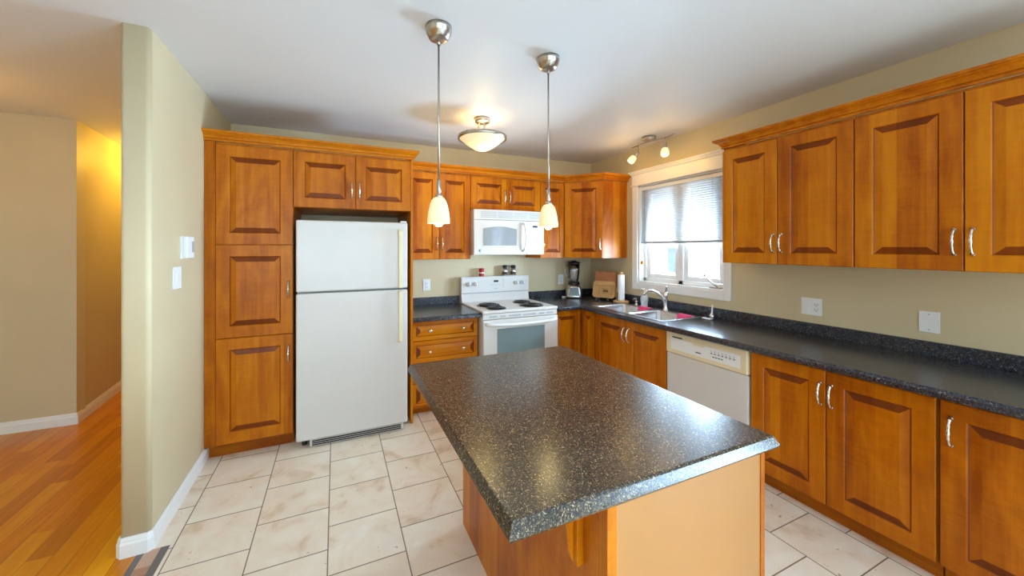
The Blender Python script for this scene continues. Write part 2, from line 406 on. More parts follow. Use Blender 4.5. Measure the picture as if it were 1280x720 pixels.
# partition with rounded free end
b = MB(); r = 0.022; poly = []
for cx, cy, a0 in ((XL0 + r, YP + r, 180), (XL1 - r, YP + r, 270)):
    for i in range(7):
        a = radians(a0 + 15 * i); poly.append((cx + r * cos(a), cy + r * sin(a)))
poly += [(XL1, 3.2), (XL0, 3.2)]
b.prism(poly, 'z', -0.0, H, sm=False)
for i in range(13): b.s[i] = True
struct(b.build('wall_left', 'wall'))
struct(MB().box(RX, -5.0, 0.41, 0.53, 0, H).build('wall_hall_front', 'wall'))
b = MB(); b.prism([(-5.0, 0.41), (-5.22, 3.2), (-5.34, 3.2), (-5.12, 0.5)], 'z', 0, H); struct(b.build('wall_hall_left', 'wall'))
struct(MB().box(RX, XL0, 3.2, 3.32, 0, H).build('wall_hall_end', 'wall'))
struct(MB().box(RX - .12, RX, RY, 0.53, 0, H).build('wall_far_left', 'wall'))
BBP = [(0, 0.0), (0.014, 0.0), (0.014, 0.062), (0.010, 0.072), (0.010, 0.078), (0.005, 0.092), (0, 0.092)]
e = 0.012
struct(MB().sweep([(XL1, -0.64), (XL1, YP + e), (XL1 - e, YP), (XL0 + e, YP), (XL0, YP + e), (XL0, 3.2)], BBP, side=-1).build('baseboard_left', 'white_trim'))
struct(MB().sweep([(RX, 0.41), (-5.0, 0.41), (-5.22, 3.2)], BBP, side=1).build('baseboard_hall', 'white_trim'))

# kitchen window: casing, jamb, sashes, panes, crank
b = MB()
b.box(-0.019, 0, -0.725, WY0 + 0.004, 1.032, 2.15); b.box(-0.019, 0, WY1 - 0.004, -1.808, 1.032, 2.15)
b.box(-0.019, 0, WY0 + 0.004, WY1 - 0.004, 1.032, WZ0 - 0.002)
b.box(-0.021, 0, -0.722, -1.811, 2.15, 2.268)
b.sweep([(0, -0.722), (-0.021, -0.722), (-0.021, -1.811), (0, -1.811)], [(0, 2.262), (0.012, 2.268), (0.018, 2.285), (0.03, 2.292), (0.03, 2.303), (0, 2.303)], side=1)
b.sweep([(0, -0.722), (-0.021, -0.722), (-0.021, -1.811), (0, -1.811)], [(0, 2.142), (0.012, 2.146), (0.012, 2.158), (0, 2.160)], side=1)
win = struct(b.build('window_1', 'white_trim', bevel=0.003))
b = MB()
b.box(0.0, 0.14, WY0, WY0 - 0.014, WZ0, WZ1); b.box(0.0, 0.14, WY1, WY1 + 0.014, WZ0, WZ1)
b.box(0.0, 0.14, WY0, WY1, WZ1 - 0.014, WZ1); b.box(-0.004, 0.14, WY0, WY1, WZ0, WZ0 + 0.016)
b.build('jamb', 'white_trim', win)
b = MB(); fy0, fy1, fz0, fz1 = WY0 - 0.014, WY1 + 0.014, WZ0 + 0.016, WZ1 - 0.014
b.box(0.06, 0.12, fy0, fy0 - 0.035, fz0, fz1); b.box(0.06, 0.12, fy1, fy1 + 0.035, fz0, fz1)
b.box(0.06, 0.12, fy0, fy1, fz0, fz0 + 0.04); b.box(0.06, 0.12, fy0, fy1, fz1 - 0.035, fz1)
b.box(0.06, 0.12, -1.245, -1.30, fz0, fz1)
b.build('frame', 'white_trim', win, bevel=0.004)
for y0, y1 in ((fy0 - 0.036, -1.244), (-1.301, fy1 + 0.036)):
    b = MB(); t = 0.045; z0, z1 = fz0 + 0.041, fz1 - 0.036
    b.box(0.075, 0.11, y0, y0 - t, z0, z1); b.box(0.075, 0.11, y1, y1 + t, z0, z1)
    b.box(0.075, 0.11, y0 - t, y1 + t, z0, z0 + t); b.box(0.075, 0.11, y0 - t, y1 + t, z1 - t, z1)
    sa = b.build('sash', 'white_trim', win, bevel=0.004)
    MB().box(0.090, 0.096, y0 - t, y1 + t, z0 + t, z1 - t).build('pane', 'pane', sa)
b = MB(); b.box(0.015, 0.055, -1.60, -1.70, WZ0 + 0.016, WZ0 + 0.03); b.tube([(0.03, -1.665, WZ0 + 0.03), (0.01, -1.655, WZ0 + 0.045), (-0.005, -1.60, WZ0 + 0.10), (-0.005, -1.575, WZ0 + 0.125)], 0.006); b.lathe([(0.0, 0), (0.011, 0.004), (0.011, 0.02), (0, 0.024)], (-0.005, -1.572, WZ0 + 0.118), 10)
plabel(b.build('crank', 'nickel', win), 'metal crank handle folded on the sill')

# venetian blind, half lowered
bl = thing('window_blind', 'white horizontal-slat blind lowered halfway over the kitchen window', 'blind', (0.03, -1.27, 1.53))
def L(x, y, z, o=(0.03, -1.27, 1.53)): return (x - o[0], y - o[1], z - o[2])
MB().box(-0.014, 0.024, 0.452, -0.452, 0.562, 0.598).build('headrail', 'white_plastic', bl, bevel=0.003)
b = MB(); zt = 0.553; n = 27
for i in range(n):
    z = 0.022 + (zt - 0.022) * i / (n - 1); a = radians(52)
    dx, dz = 0.0125 * cos(a), 0.0125 * sin(a)
    q = b.add([(-dx, 0.45, z - dz), (-dx, -0.45, z - dz), (0.002, -0.45, z + 0.001), (0.002, 0.45, z + 0.001), (dx, -0.45, z + dz), (dx, 0.45, z + dz)])
    b.face((q, q + 1, q + 2, q + 3), 0, True); b.face((q + 3, q + 2, q + 4, q + 5), 0, True)
sl = b.build('slats', 'slat', bl); md = sl.modifiers.new('thick', 'SOLIDIFY'); md.thickness = 0.0008
MB().box(-0.013, 0.013, 0.45, -0.45, -0.008, 0.012).build('bottom_rail', 'grey_mark', bl, bevel=0.003)
for y in (0.40, -0.36): MB().tube([(-0.015, y, 0.0), (-0.015, y, 0.565)], 0.0014, 6).build('ladder_cord', 'grey_mark', bl)
b = MB(); b.tube([(-0.02, 0.43, 0.56), (-0.021, 0.428, -0.20)], 0.0022, 6)
wd = b.build('pull_cord', 'grey_mark', bl)
MB().lathe([(0.004, 0), (0.014, -0.01), (0.016, -0.035), (0.0, -0.04)], (-0.021, 0.428, -0.19), 12).build('tassel', 'lightwood', wd)

# unseen patio door and rear window frames, added behind the viewer for daylight fill
b = MB()
for y in (PY0, PY1 + 0.06, (PY0 + PY1) / 2 + 0.03): b.box(0.03, 0.11, y, y - 0.06, 0.02, PZ1)
b.box(0.03, 0.11, PY0, PY1, PZ1 - 0.07, PZ1); b.box(0.03, 0.11, PY0, PY1, 0.02, 0.09)
pd = struct(b.build('unseen_door', 'white_trim'))
MB().box(0.066, 0.072, PY0 - 0.06, PY1 + 0.06, 0.09, PZ1 - 0.07).build('pane', 'pane', pd)
b = MB()
for x in (RXW0, (RXW0 + RXW1) / 2 - 0.03, RXW1 - 0.06): b.box(x, x + 0.06, RY - 0.09, RY - 0.02, 0.4, 2.3)
b.box(RXW0, RXW1, RY - 0.09, RY - 0.02, 0.4, 0.46); b.box(RXW0, RXW1, RY - 0.09, RY - 0.02, 2.24, 2.3)
rw = struct(b.build('unseen_window', 'white_trim'))
MB().box(RXW0 + 0.06, RXW1 - 0.06, RY - 0.06, RY - 0.055, 0.46, 2.24).build('pane', 'pane', rw)

# outside: ground and a neighbouring house with a gable
struct(MB().box(0.14, 40, -30, 40, -0.9, -0.6).build('ground', 'snow'))
hs = thing('neighbour_house', 'white sided house seen faintly through the kitchen window', 'house', (11, 5.5, -0.6))
MB().box(0, 6, -8, 9, 0, 2.9).build('wall', 'siding', hs)
b = MB(); b.prism([(-8.4, 2.8), (9.4, 2.8), (9.4, 3.0), (0.5, 5.4), (-8.4, 3.0)], 'x', -0.3, 6.3); b.build('roof', 'roof', hs)
for y in (2.2, -3.0):
    f = MB().box(-0.05, 0.02, y - 0.7, y + 0.7, 0.9, 2.2).build('window', 'white_trim', hs)
    MB().box(-0.06, -0.04, y - 0.6, y + 0.6, 1.0, 2.1).build('pane', 'roof', f)

# ------------------------------------------------------------------ cabinet making (local: x along the front, y into the wall, z up)
DT = 0.020
def panel_rings(b, x0, x1, z0, z1, yb, stile, end='h', top=None):
    """raised panel front, its back at y=yb, face at yb-DT; m0 wood, m1 end grain / glaze"""
    st = stile; bw = 0.032
    top = st if top is None else top
    rings = [(0, 0, yb), (0, 0, yb - DT + 0.003), (0.003, 0.003, yb - DT), (st, top, yb - DT), (st + 0.004, top + 0.004, yb - DT + 0.005), (st + 0.008, top + 0.008, yb - DT + 0.0085), (st + 0.009 + bw, top + 0.009 + bw, yb - DT + 0.001)]
    idx = [b.add([(x0 + i, y, z0 + j), (x1 - i, y, z0 + j), (x1 - i, y, z1 - j), (x0 + i, y, z1 - j)]) for i, j, y in rings]
    b.face([idx[0] + q for q in (3, 2, 1, 0)])
    for q, (a, c) in enumerate(zip(idx, idx[1:])):
        for i in range(4):
            j = (i + 1) % 4
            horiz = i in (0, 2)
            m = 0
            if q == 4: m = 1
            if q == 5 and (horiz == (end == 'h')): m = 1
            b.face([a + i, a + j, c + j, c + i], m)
    b.face([idx[-1] + q for q in range(4)])

# pull handle: arched bar with ring details and two feet
hb = MB(); pts = []; rad = []
for i in range(19):
    t = i / 18; z = -0.058 + 0.116 * t
    pts.append((0, -0.006 - 0.024 * sin(pi * t) ** 0.7, z)); w = abs(t - 0.5)
    rad.append(0.0050 + 0.0022 * (1 if w < 0.06 else 0) + 0.0015 * (1 if 0.2 < w < 0.27 else 0) + (0.002 if w > 0.44 else 0))
hb.tube(pts, rad, 10)
for z in (-0.058, 0.058): hb.lathe([(0.0095, 0), (0.0095, 0.003), (0.006, 0.008), (0, 0.010)], (0, 0, z), 12, axis='y')
HANDLE = hb.mesh('handle', 'silver')
kb = MB(); kb.lathe([(0.006, 0), (0.005, 0.010), (0.013, 0.016), (0.015, 0.022), (0.012, 0.028), (0, 0.030)], (0, 0, 0), 16, axis='y')
KNOB = kb.mesh('knob', 'silver')

def door(root, x0, x1, z0, z1, handle=None, stile=0.072, yb=0.0, gap=0.0015):
    b = MB(); cx = (x0 + x1) / 2; cz = (z0 + z1) / 2
    panel_rings(b, x0 + gap - cx, x1 - gap - cx, z0 + gap - cz, z1 - gap - cz, 0.0, stile)
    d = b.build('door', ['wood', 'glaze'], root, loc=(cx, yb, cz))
    if handle: inst(HANDLE, 'handle', d, (handle[0] - cx, -DT, handle[1] - cz))
    return d
def drawer(root, x0, x1, z0, z1, knobs, stile=0.034, gap=0.0015):
    b = MB(); cx = (x0 + x1) / 2; cz = (z0 + z1) / 2
    panel_rings(b, x0 + gap - cx, x1 - gap - cx, z0 + gap - cz, z1 - gap - cz, 0.0, stile, end='v')
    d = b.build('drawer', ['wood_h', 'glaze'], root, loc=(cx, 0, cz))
    for x in knobs: inst(KNOB, 'knob', d, (x - cx, -DT, 0))
    return d
def body(root, w, d, z0, z1, kick=0.0, name='body'):
    b = MB()
    if kick: b.box(0, w, 0.0, d, kick, z1); bb = b.build(name, 'wood', root); MB().box(0.0, w, 0.045, d, 0, kick).build('toe_kick', 'kick', root)
    else: b.box(0, w, 0.0, d, z0, z1); bb = b.build(name, 'wood', root)
    return bb

UB, UT, UD = 1.365, 2.200, 0.317       # uppers: bottom, top of doors, carcass depth
CB, KB, BD = 0.806, 0.095, 0.576       # bases
FD = 0.686
def back(name, label, cat, x0, depth): return thing(name, label, cat, (x0, -depth - 0.002, 0), 0.0)
def right(name, label, cat, y0, depth): return thing(name, label, cat, (-depth - 0.002, y0, 0), -pi / 2)

# pantry
c = back('pantry_cabinet', 'tall honey-stained pantry cabinet with three stacked doors beside the refrigerator', 'cabinet', -3.833, FD)
body(c, 0.537, FD, 0, 2.215, 0.105)
MB().box(0.0, 0.062, -0.016, 0.0, 0.10, 2.215).build('filler_strip', 'wood', c)
for z0, z1, hz in ((1.499, UT, None), (0.842, 1.497, 1.17), (0.100, 0.840, 0.695)):
    door(c, 0.063, 0.537, z0, z1, (0.507, hz) if hz else None, 0.078)
# above the fridge
c = back('fridge_top_cabinet', 'two-door honey-stained cabinet above the white refrigerator, with tall side panel', 'cabinet', -3.294, FD)
body(c, 0.866, FD, 1.782, 2.215)
door(c, 0.0, 0.433, 1.782, UT, (0.405, 1.93), 0.07); door(c, 0.434, 0.866, 1.782, UT, (0.462, 1.93), 0.07)
plabel(MB().box(0.867, 0.885, -0.018, FD, 0.0, 2.215).build('side_panel', 'wood', c), 'tall wooden side panel right of the refrigerator')
# wall cabinets, back wall
c = back('wall_cabinet', 'two-door wall cabinet between the refrigerator and the microwave', 'cabinet', -2.403, UD)
body(c, 0.641, UD, UB, UT + .015); door(c, 0.0, 0.318, UB, UT, (0.293, 1.52), 0.06); door(c, 0.319, 0.641, UB, UT, (0.345, 1.52), 0.06)
c = back('wall_cabinet', 'short two-door wall cabinet directly above the white microwave', 'cabinet', -1.760, UD)
body(c, 0.805, UD, 1.866, UT + .015); door(c, 0.0, 0.402, 1.866, UT, (0.373, 2.01), 0.06); door(c, 0.403, 0.805, 1.866, UT, (0.432, 2.01), 0.06)
c = back('wall_cabinet', 'narrow single-door wall cabinet between microwave and corner cabinet', 'cabinet', -0.953, UD)
body(c, 0.318, UD, UB, UT + .015); door(c, 0.0, 0.318, UB, UT, (0.027, 1.52), 0.06)
# diagonal corner
c = thing('corner_wall_cabinet', 'diagonal corner wall cabinet left of the window', 'cabinet', (-0.634, -0.339, 0), -pi / 4)
def toloc(x, y):
    dx, dy = x + 0.634, y + 0.339; q = sin(pi / 4); return (dx * q - dy * q, dx * q + dy * q)
poly = [toloc(*p) for p in ((-0.633, -0.002), (-0.633, -0.335), (-0.339, -0.632), (-0.002, -0.632), (-0.002, -0.002))]
b = MB().prism(poly, 'z', UB, UT + .015); b.build('body', 'wood', c)
wd = toloc(-0.339, -0.634)[0]
door(c, 0.004, wd - 0.004, UB, UT, (wd - 0.032, 1.52), 0.065)
# right wall uppers
c = right('wall_cabinet', 'two-door wall cabinet right next to the window', 'cabinet', -1.957, UD)
body(c, 0.757, UD, UB, UT + .015); door(c, 0, 0.371, UB, UT, (0.348, 1.506)); door(c, 0.372, 0.757, UB, UT, (0.396, 1.506))
c = right('wall_cabinet', 'large two-door wall cabinet at the right edge, above the blank wall plate', 'cabinet', -2.716, UD)
body(c, 0.78, UD, UB, UT + .015); door(c, 0, 0.388, UB, UT, (0.36, 1.502)); door(c, 0.389, 0.78, UB, UT, (0.415, 1.502))

# crowns
CP = [(0.0, 2.2165), (0.013, 2.2165), (0.015, 2.220), (0.015, 2.230), (0.012, 2.233), (0.020, 2.236), (0.023, 2.246), (0.034, 2.257), (0.048, 2.262), (0.048, 2.267), (0.058, 2.270), (0.058, 2.284), (0.0, 2.284)]
CP1 = [(o - 0.012, z) for o, z in CP]
f = -FD - 0.024
o = MB().sweep([(XL1 + 0.001, f), (-2.408, f), (-2.408, -0.41)], CP1, side=1).build('crown_moulding', 'wood_h'); tag(o, 'stained crown moulding along the top of the pantry and fridge cabinets', 'moulding')
f = -UD - 0.024
o = MB().sweep([(-2.345, f), (-0.6355, f), (-0.345, -0.6545), (-0.003, -0.6545)], CP1, side=1).build('crown_moulding', 'wood_h'); tag(o, 'stained crown moulding above the microwave and diagonal corner cabinets', 'moulding')
o = MB().sweep([(-0.003, -1.957), (f, -1.957), (f, -3.496)], CP1, side=1).build('crown_moulding', 'wood_h'); tag(o, 'stained crown moulding over the cabinets right of the window', 'moulding')

# base cabinets
c = back('drawer_cabinet', 'base cabinet of four drawers between refrigerator and stove', 'cabinet', -2.405, BD)
body(c, 0.628, BD, 0, 0.838, 0.06)
for z0, z1 in ((0.656, 0.830), (0.462, 0.654), (0.282, 0.460), (0.066, 0.280)): drawer(c, 0.006, 0.624, z0, z1, (0.165, 0.475))
c = thing('corner_base_cabinet', 'corner base cabinet with two narrow doors meeting at a right angle', 'cabinet', (-0.955, -BD - 0.002, 0), 0.0)
y0 = -BD - 0.002; P = lambda x, y: (x + 0.955, y - y0)
poly = [P(-0.955, -0.004), P(-0.955, y0), P(-0.578, y0), P(-0.578, -0.812), P(-0.562, -0.812), P(-0.562, -0.66), P(-0.004, -0.66), P(-0.004, -0.004)]
MB().prism(poly, 'z', KB, 0.838).build('body', 'wood', c)
poly = [P(-0.955, -0.004), P(-0.955, y0 + .045), P(-0.533, y0 + .045), P(-0.533, -0.812), P(-0.51, -0.812), P(-0.51, -0.66), P(-0.004, -0.66), P(-0.004, -0.004)]
MB().prism(poly, 'z', 0, KB).build('toe_kick', 'kick', c)
door(c, 0.002, 0.334, KB, CB + .015, (0.028, 0.70), 0.055)
b = MB(); panel_rings(b, 0.0015 - .1, 0.1985 - .1, KB - .45, CB + .015 - .45, 0, 0.05)
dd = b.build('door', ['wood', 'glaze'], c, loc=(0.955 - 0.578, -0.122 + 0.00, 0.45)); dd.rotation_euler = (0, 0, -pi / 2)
c = right('sink_base_cabinet', 'two-door base cabinet under the sink', 'cabinet', -0.815, BD)
b = MB(); b.box(0, 0.018, 0, BD - .01, KB, 0.66); b.box(0.850, 0.868, 0, BD - .01, KB, 0.66); b.box(0, .868, 0, 0.018, KB, 0.838); b.box(0, .868, BD - .03, BD - .01, KB, 0.838); b.box(0, .868, 0, BD - .01, KB, KB + .018)
b.build('body', 'wood', c); MB().box(0, 0.868, 0.045, BD - .01, 0, KB).build('toe_kick', 'kick', c)
door(c, 0, 0.433, KB, CB + .015, (0.405, 0.69)); door(c, 0.434, 0.866, KB, CB + .015, (0.462, 0.69))
c = right('base_cabinet', 'two-door base cabinet between the dishwasher and the right edge cabinet', 'cabinet', -2.318, BD)
body(c, 0.778, BD, 0, 0.838, KB); door(c, 0, 0.385, KB, CB + .012, (0.362, 0.688)); door(c, 0.386, 0.776, KB, CB + .012, (0.41, 0.688))
c = right('base_cabinet', 'base cabinet cut off by the right edge of the photo, handle at its left', 'cabinet', -3.102, BD)
body(c, 0.47, BD, 0, 0.838, KB); door(c, 0, 0.47, KB, CB + .012, (0.033, 0.69))

# ------------------------------------------------------------------ countertops
CT0, CT1 = 0.840, 0.879
EP = [(0.0, CT0), (0.018, CT0), (0.023, CT0 + .004), (0.023, CT1 - .014), (0.019, CT1 - .006), (0.011, CT1), (0.0, CT1)]
c = thing('countertop', 'short dark speckled countertop left of the stove', 'countertop', (-2.403, -0.655, CT0))
b = MB(); b.box(-2.403, -1.776, -0.66, -0.002, CT0, CT1); b.sweep([(-2.403, -0.66), (-1.776, -0.66)], EP, side=1)
b.v = [(x + 2.403, y + .655, z - CT0) for x, y, z in b.v]; b.build('top', 'counter', c)
b = MB(); b.box(0, 0.627, 0.633, 0.653, CT1 - CT0, 0.961 - CT0); b.build('backsplash', 'counter', c, bevel=0.004)
c = thing('countertop', 'long L-shaped dark speckled countertop with the sink, running along the right wall', 'countertop', (-0.66, -0.66, CT0))
SX0, SX1, SY0, SY1 = -0.585, -0.105, -0.755, -1.630      # sink cut-out
b = MB()
b.box(-0.953, -0.66, -0.66, -0.002, CT0, CT1); b.box(-0.66, -0.002, SY0, -0.002, CT0, CT1)
b.box(-0.66, SX0, SY1, SY0, CT0, CT1); b.box(SX1, -0.002, SY1, SY0, CT0, CT1); b.box(-0.66, -0.002, -3.575, SY1, CT0, CT1)
b.sweep([(-0.953, -0.66), (-0.66, -0.66), (-0.66, -3.575)], EP, side=1)
b.v = [(x + .66, y + .66, z - CT0) for x, y, z in b.v]; b.build('top', 'counter', c)
b = MB(); b.box(-0.953, -0.022, -0.022, -0.002, CT1, 0.961); b.box(-0.022, -0.002, -3.575, -0.002, CT1, 0.961)
b.v = [(x + .66, y + .66, z - CT0) for x, y, z in b.v]; b.build('backsplash', 'counter', c, bevel=0.004)

# ------------------------------------------------------------------ island
ix0, ix1, iy0, iy1 = -2.668, -1.718, -1.895, -3.088
o = thing('island_countertop', 'large dark speckled countertop of the kitchen island in the foreground', 'countertop', ((ix0 + ix1) / 2, (iy0 + iy1) / 2, CT0 - .002))
hx, hy = (ix1 - ix0) / 2, (iy0 - iy1) / 2
EI = [(0.0, 0.0), (0.002, 0.0), (0.012, 0.004), (0.0145, 0.010), (0.003, 0.036), (-0.002, 0.041), (-.02, 0.041), (-.02, 0)]
b = MB(); rs = []
for ins, z in ((0.03, 0.0), (0.014, 0.0), (0.004, 0.004), (0.0, 0.011), (0.002, 0.018), (0.011, 0.036), (0.016, 0.0405), (0.019, 0.041)):
    rs.append(b.add([(-hx + ins, -hy + ins, z), (hx - ins, -hy + ins, z), (hx - ins, hy - ins, z), (-hx + ins, hy - ins, z)]))
for a_, c_ in zip(rs, rs[1:]):
    for i in range(4): j = (i + 1) % 4; b.face((a_ + i, a_ + j, c_ + j, c_ + i))
b.face([rs[0] + i for i in (3, 2, 1, 0)]); b.face([rs[-1] + i for i in range(4)])
b.build('top', 'island', o)
cx0, cx1, cy0, cy1 = -2.380, -1.745, -1.930, -3.055
IT = CT0 - .003
c = thing('island_cabinet', 'wooden island base with plain honey-stained panels under the dark top', 'island', ((cx0 + cx1) / 2, (cy0 + cy1) / 2, 0))
hx, hy = (cx1 - cx0) / 2, (cy0 - cy1) / 2
MB().box(-hx + .004, hx, -hy + .004, hy, 0.0, IT).build('body', 'wood', c)
MB().box(-hx - .0, -hx + .004, -hy + .03, hy, 0.0, IT).build('side_panel', 'wood', c)
MB().box(-hx + .032, hx - .018, -hy - .0, -hy + .004, 0.0, IT).build('end_panel', 'panel', c)
MB().box(-hx, -hx + .032, -hy - .003, -hy + .03, 0, IT).build('corner_post', 'wood', c, bevel=0.002)
MB().box(hx - .018, hx + .003, -hy - .003, -hy + .03, 0, IT).build('corner_post', 'wood', c, bevel=0.002)
for y in (-2.935, -2.10):
    yy = y - (cy0 + cy1) / 2
    b = MB(); b.box(-hx - .022, -hx, yy - .028, yy + .028, IT - .235, IT)
    b.prism([(-hx - .022, IT - .235), (-hx - .022, IT), (-hx - .21, IT), (-hx - .21, IT - .022), (-hx - .12, IT - .035), (-hx - .065, IT - .07), (-hx - .045, IT - .13), (-hx - .040, IT - .19)], 'y', yy - .012, yy + .012)
    b.build('bracket', 'wood', c, bevel=0.002)

# ------------------------------------------------------------------ refrigerator
fx0, fx1, fyb, fyf = -3.270, -2.470, -0.06, -0.80
c = thing('refrigerator', 'white top-freezer refrigerator with cream handle standing beside the pantry', 'refrigerator', (fx0, fyf, 0))
w = fx1 - fx0
MB().box(0.004, w - .004, 0.07, fyf * -1 - .06, 0.03, 1.668).build('body', 'white_app', c, bevel=0.006)
fz = MB().box(0, w, 0.0, 0.062, 1.151, 1.680).build('freezer_door', 'white_app', c, bevel=0.012, seg=3)
fr = MB().box(0, w, 0.0, 0.062, 0.062, 1.140).build('fridge_door', 'white_app', c, bevel=0.012, seg=3)
b = MB(); hx = w - 0.062
b.prism([(0.0, 1.62), (-0.016, 1.625), (-0.030, 1.61), (-0.034, 1.40), (-0.034, 1.157), (-0.012, 1.157), (-0.012, 1.56), (0.0, 1.575)], 'x', hx - .014, hx + .014); b.box(hx - .014, hx + .014, -.03, .001, 1.157, 1.18)
plabel(b.build('handle', 'cream', fz, bevel=0.004), 'cream door handle')
b = MB(); b.prism([(0.0, 0.72), (-0.016, 0.715), (-0.030, 0.73), (-0.034, 0.90), (-0.034, 1.134), (-0.012, 1.134), (-0.012, 0.79), (0.0, 0.77)], 'x', hx - .014, hx + .014); b.box(hx - .014, hx + .014, -.03, .001, 1.11, 1.134)
plabel(b.build('handle', 'cream', fr, bevel=0.004), 'cream door handle')
b = MB(); b.box(0.09, w - .03, 0.018, 0.06, 0.008, 0.056)
gg = plabel(b.build('grille', 'white_app', c), 'white kick grille with dark slots')
b = MB()
for i in range(3): b.box(0.105, w - .05, 0.015, 0.02, 0.014 + i * .014, 0.022 + i * .014)
b.build('slots', 'black_matte', gg)
b = MB(); b.box(0.01, w - .01, 0.062, 0.07, 0.07, 1.67); b.build('gasket', 'grey_mark', c)
for x in (0.05, w - .05):
    b = MB(); b.lathe([(0.018, 0), (0.018, 0.03)], (x, 0.09, 0.0), 12); b.build('foot', 'black', c)
b = MB(); b.box(w - .055, w - .005, .015, .065, 1.6805, 1.692); b.build('hinge', 'white_plastic', c, bevel=0.003)
b = MB(); b.box(w - .03, w + .003, .01, .05, 1.1405, 1.1505); b.build('hinge', 'black', c)

# ------------------------------------------------------------------ stove
rx0, rx1 = -1.772, -0.957; w = rx1 - rx0; ryf = -0.672
c = thing('stove', 'white electric coil stove below the microwave', 'stove', (rx0, ryf, 0))
D = -ryf
MB().box(0.004, w - .004, 0.02, D - .03, 0.02, 0.862).build('body', 'white_app', c, bevel=0.004)
ctop = MB().box(0.0, w, -0.018, D - .075, 0.864, 0.893).build('cooktop', 'white_app', c, bevel=0.010, seg=3)
b = MB(); b.prism([(D - .095, 0.893), (D - .075, 0.985), (D - .085, 0.99), (D - .085, 1.15), (D - .075, 1.163), (D - .03, 1.163), (D - .02, 1.15), (D - .02, 0.80), (D - .07, 0.86)], 'x', 0.0, w)
bk = b.build('backguard', 'white_app', c, bevel=0.004)
yb = D - .0855
MB().box(0.03, w - .03, yb - .001, yb + .004, 0.984, 0.988).build('trim_line', 'grey_mark', bk)
for x in (0.078, 0.158, 0.655, 0.733):
    kk = MB(); kk.lathe([(0.026, 0), (0.026, 0.006), (0.020, 0.010), (0.018, 0.024), (0.0, 0.026)], (x, yb, 1.085), 20, axis='y'); kn = kk.build('knob', 'white_plastic', bk)
    MB().box(x - .004, x + .004, yb - .030, yb - .02, 1.065, 1.105).build('pointer', 'grey_mark', kn)
    for dx in (-.028, .028): MB().box(x + dx - .004, x + dx + .004, yb - .0015, yb + .002, 1.066, 1.104).build('dial_mark', 'grey_mark', bk)
b = MB(); b.box(0.375, 0.430, yb - .002, yb + .002, 1.098, 1.118); plabel(b.build('clock', 'black', bk), 'black clock display')
b = MB()
for i in range(5): b.box(0.345 + i * .024, 0.359 + i * .024, yb - .0015, yb + .002, 1.066, 1.071); 
b.build('button_row', 'grey_mark', bk)
MB().box(0.38, 0.425, yb - .0015, yb + .002, 1.025, 1.031).build('name_mark', 'grey_mark', bk); MB().box(0.49, 0.493, yb - .0015, yb + .002, 1.04, 1.13).build('panel_line', 'grey_mark', bk)
for bx, by, rr in ((0.189, -0.375, 0.108), (0.187, -0.575, 0.085), (0.600, -0.315, 0.085), (0.590, -0.545, 0.108)):
    ly = by - ryf
    b = MB(); b.lathe([(rr + .012, 0), (rr + .012, 0.004), (rr + .002, 0.005), (rr * .8, -.006 + .006), (0, 0.0)], (bx, ly, 0.8935), 32)
    dp = plabel(b.build('drip_pan', 'black', ctop), 'black drip pan with coil burner')
    pts = []
    for i in range(150):
        t = i / 149; a = 2 * pi * 4 * t; r_ = 0.018 + (rr - .018) * t; pts.append((bx + r_ * cos(a), ly + r_ * sin(a), 0.9045))
    MB().tube(pts, 0.0055, 6).build('coil', 'black', dp)
MB().box(0.006, w - .006, -0.008, 0.02, 0.812, 0.862).build('vent_panel', 'white_app', c, bevel=0.004)
b = MB()
for x0, x1 in ((0.07, .15), (0.18, .24), (0.27, 0.40), (0.425, 0.56), (0.60, .66), (0.69, .76)): b.box(x0, x1, -0.0095, 0.0, 0.826, 0.842)
b.build('vent_slots', 'grey_mark', c)
od = MB().box(0.004, w - .004, -0.024, 0.02, 0.215, 0.806).build('oven_door', 'white_app', c, bevel=0.008)
plabel(MB().box(0.145, 0.655, -0.0265, -0.02, 0.42, 0.722).build('window', 'oven_glass', od), 'dark grey-green oven window')
b = MB(); pts = []
for i in range(21):
    t = i / 20; pts.append((0.03 + (w - .06) * t, -0.024 - 0.045 * min(1, sin(pi * t) * 3.2) ** .6, 0.772 - 0.012 * sin(pi * t)))
b.tube(pts, 0.014, 10); b.build('handle', 'white_plastic', od)
MB().box(0.004, w - .004, -0.02, 0.02, 0.045, 0.208).build('drawer', 'white_app', c, bevel=0.006)

# ------------------------------------------------------------------ microwave
mx0, mx1 = -1.757, -0.958; w = mx1 - mx0; mf = -0.40
c = thing('microwave', 'white over-the-range microwave mounted above the stove', 'microwave', (mx0, mf, 1.405))
Hh = 1.860 - 1.405
MB().box(0, w, 0.0, -mf - .003, 0.0, Hh).build('body', 'white_app', c, bevel=0.004)
def bow(x): return -0.022 - 0.022 * sin(pi * min(1, max(0, x / w)))
def bowed(b, x0, x1, z0, z1, off=0.0, n=12, m=0, zt=None):
    fr_, bk_ = [], []
    pts = []
    for i in range(n + 1):
        x = x0 + (x1 - x0) * i / n; pts.append((x, bow(x) - off))
    pts += [(x1, 0.0), (x0, 0.0)]
    b.prism(pts, 'z', z0, z1, m)
b = MB(); bowed(b, 0.0, w, 0.355, Hh); vg = b.build('vent_grille', 'white_app', c, bevel=0.003)
b = MB()
for i in range(4):
    n = 14
    for x0, x1 in ((0.07, 0.24), (0.25, 0.42), (0.43, 0.60), (0.61, 0.75)):
        bowed(b, x0, x1, 0.375 + i * .017, 0.383 + i * .017, 0.0012, 5)
b.build('slots', 'grey_mark', vg)
b = MB(); bowed(b, 0.0, 0.585, 0.004, 0.352); dr = b.build('door', 'white_app', c, bevel=0.004)
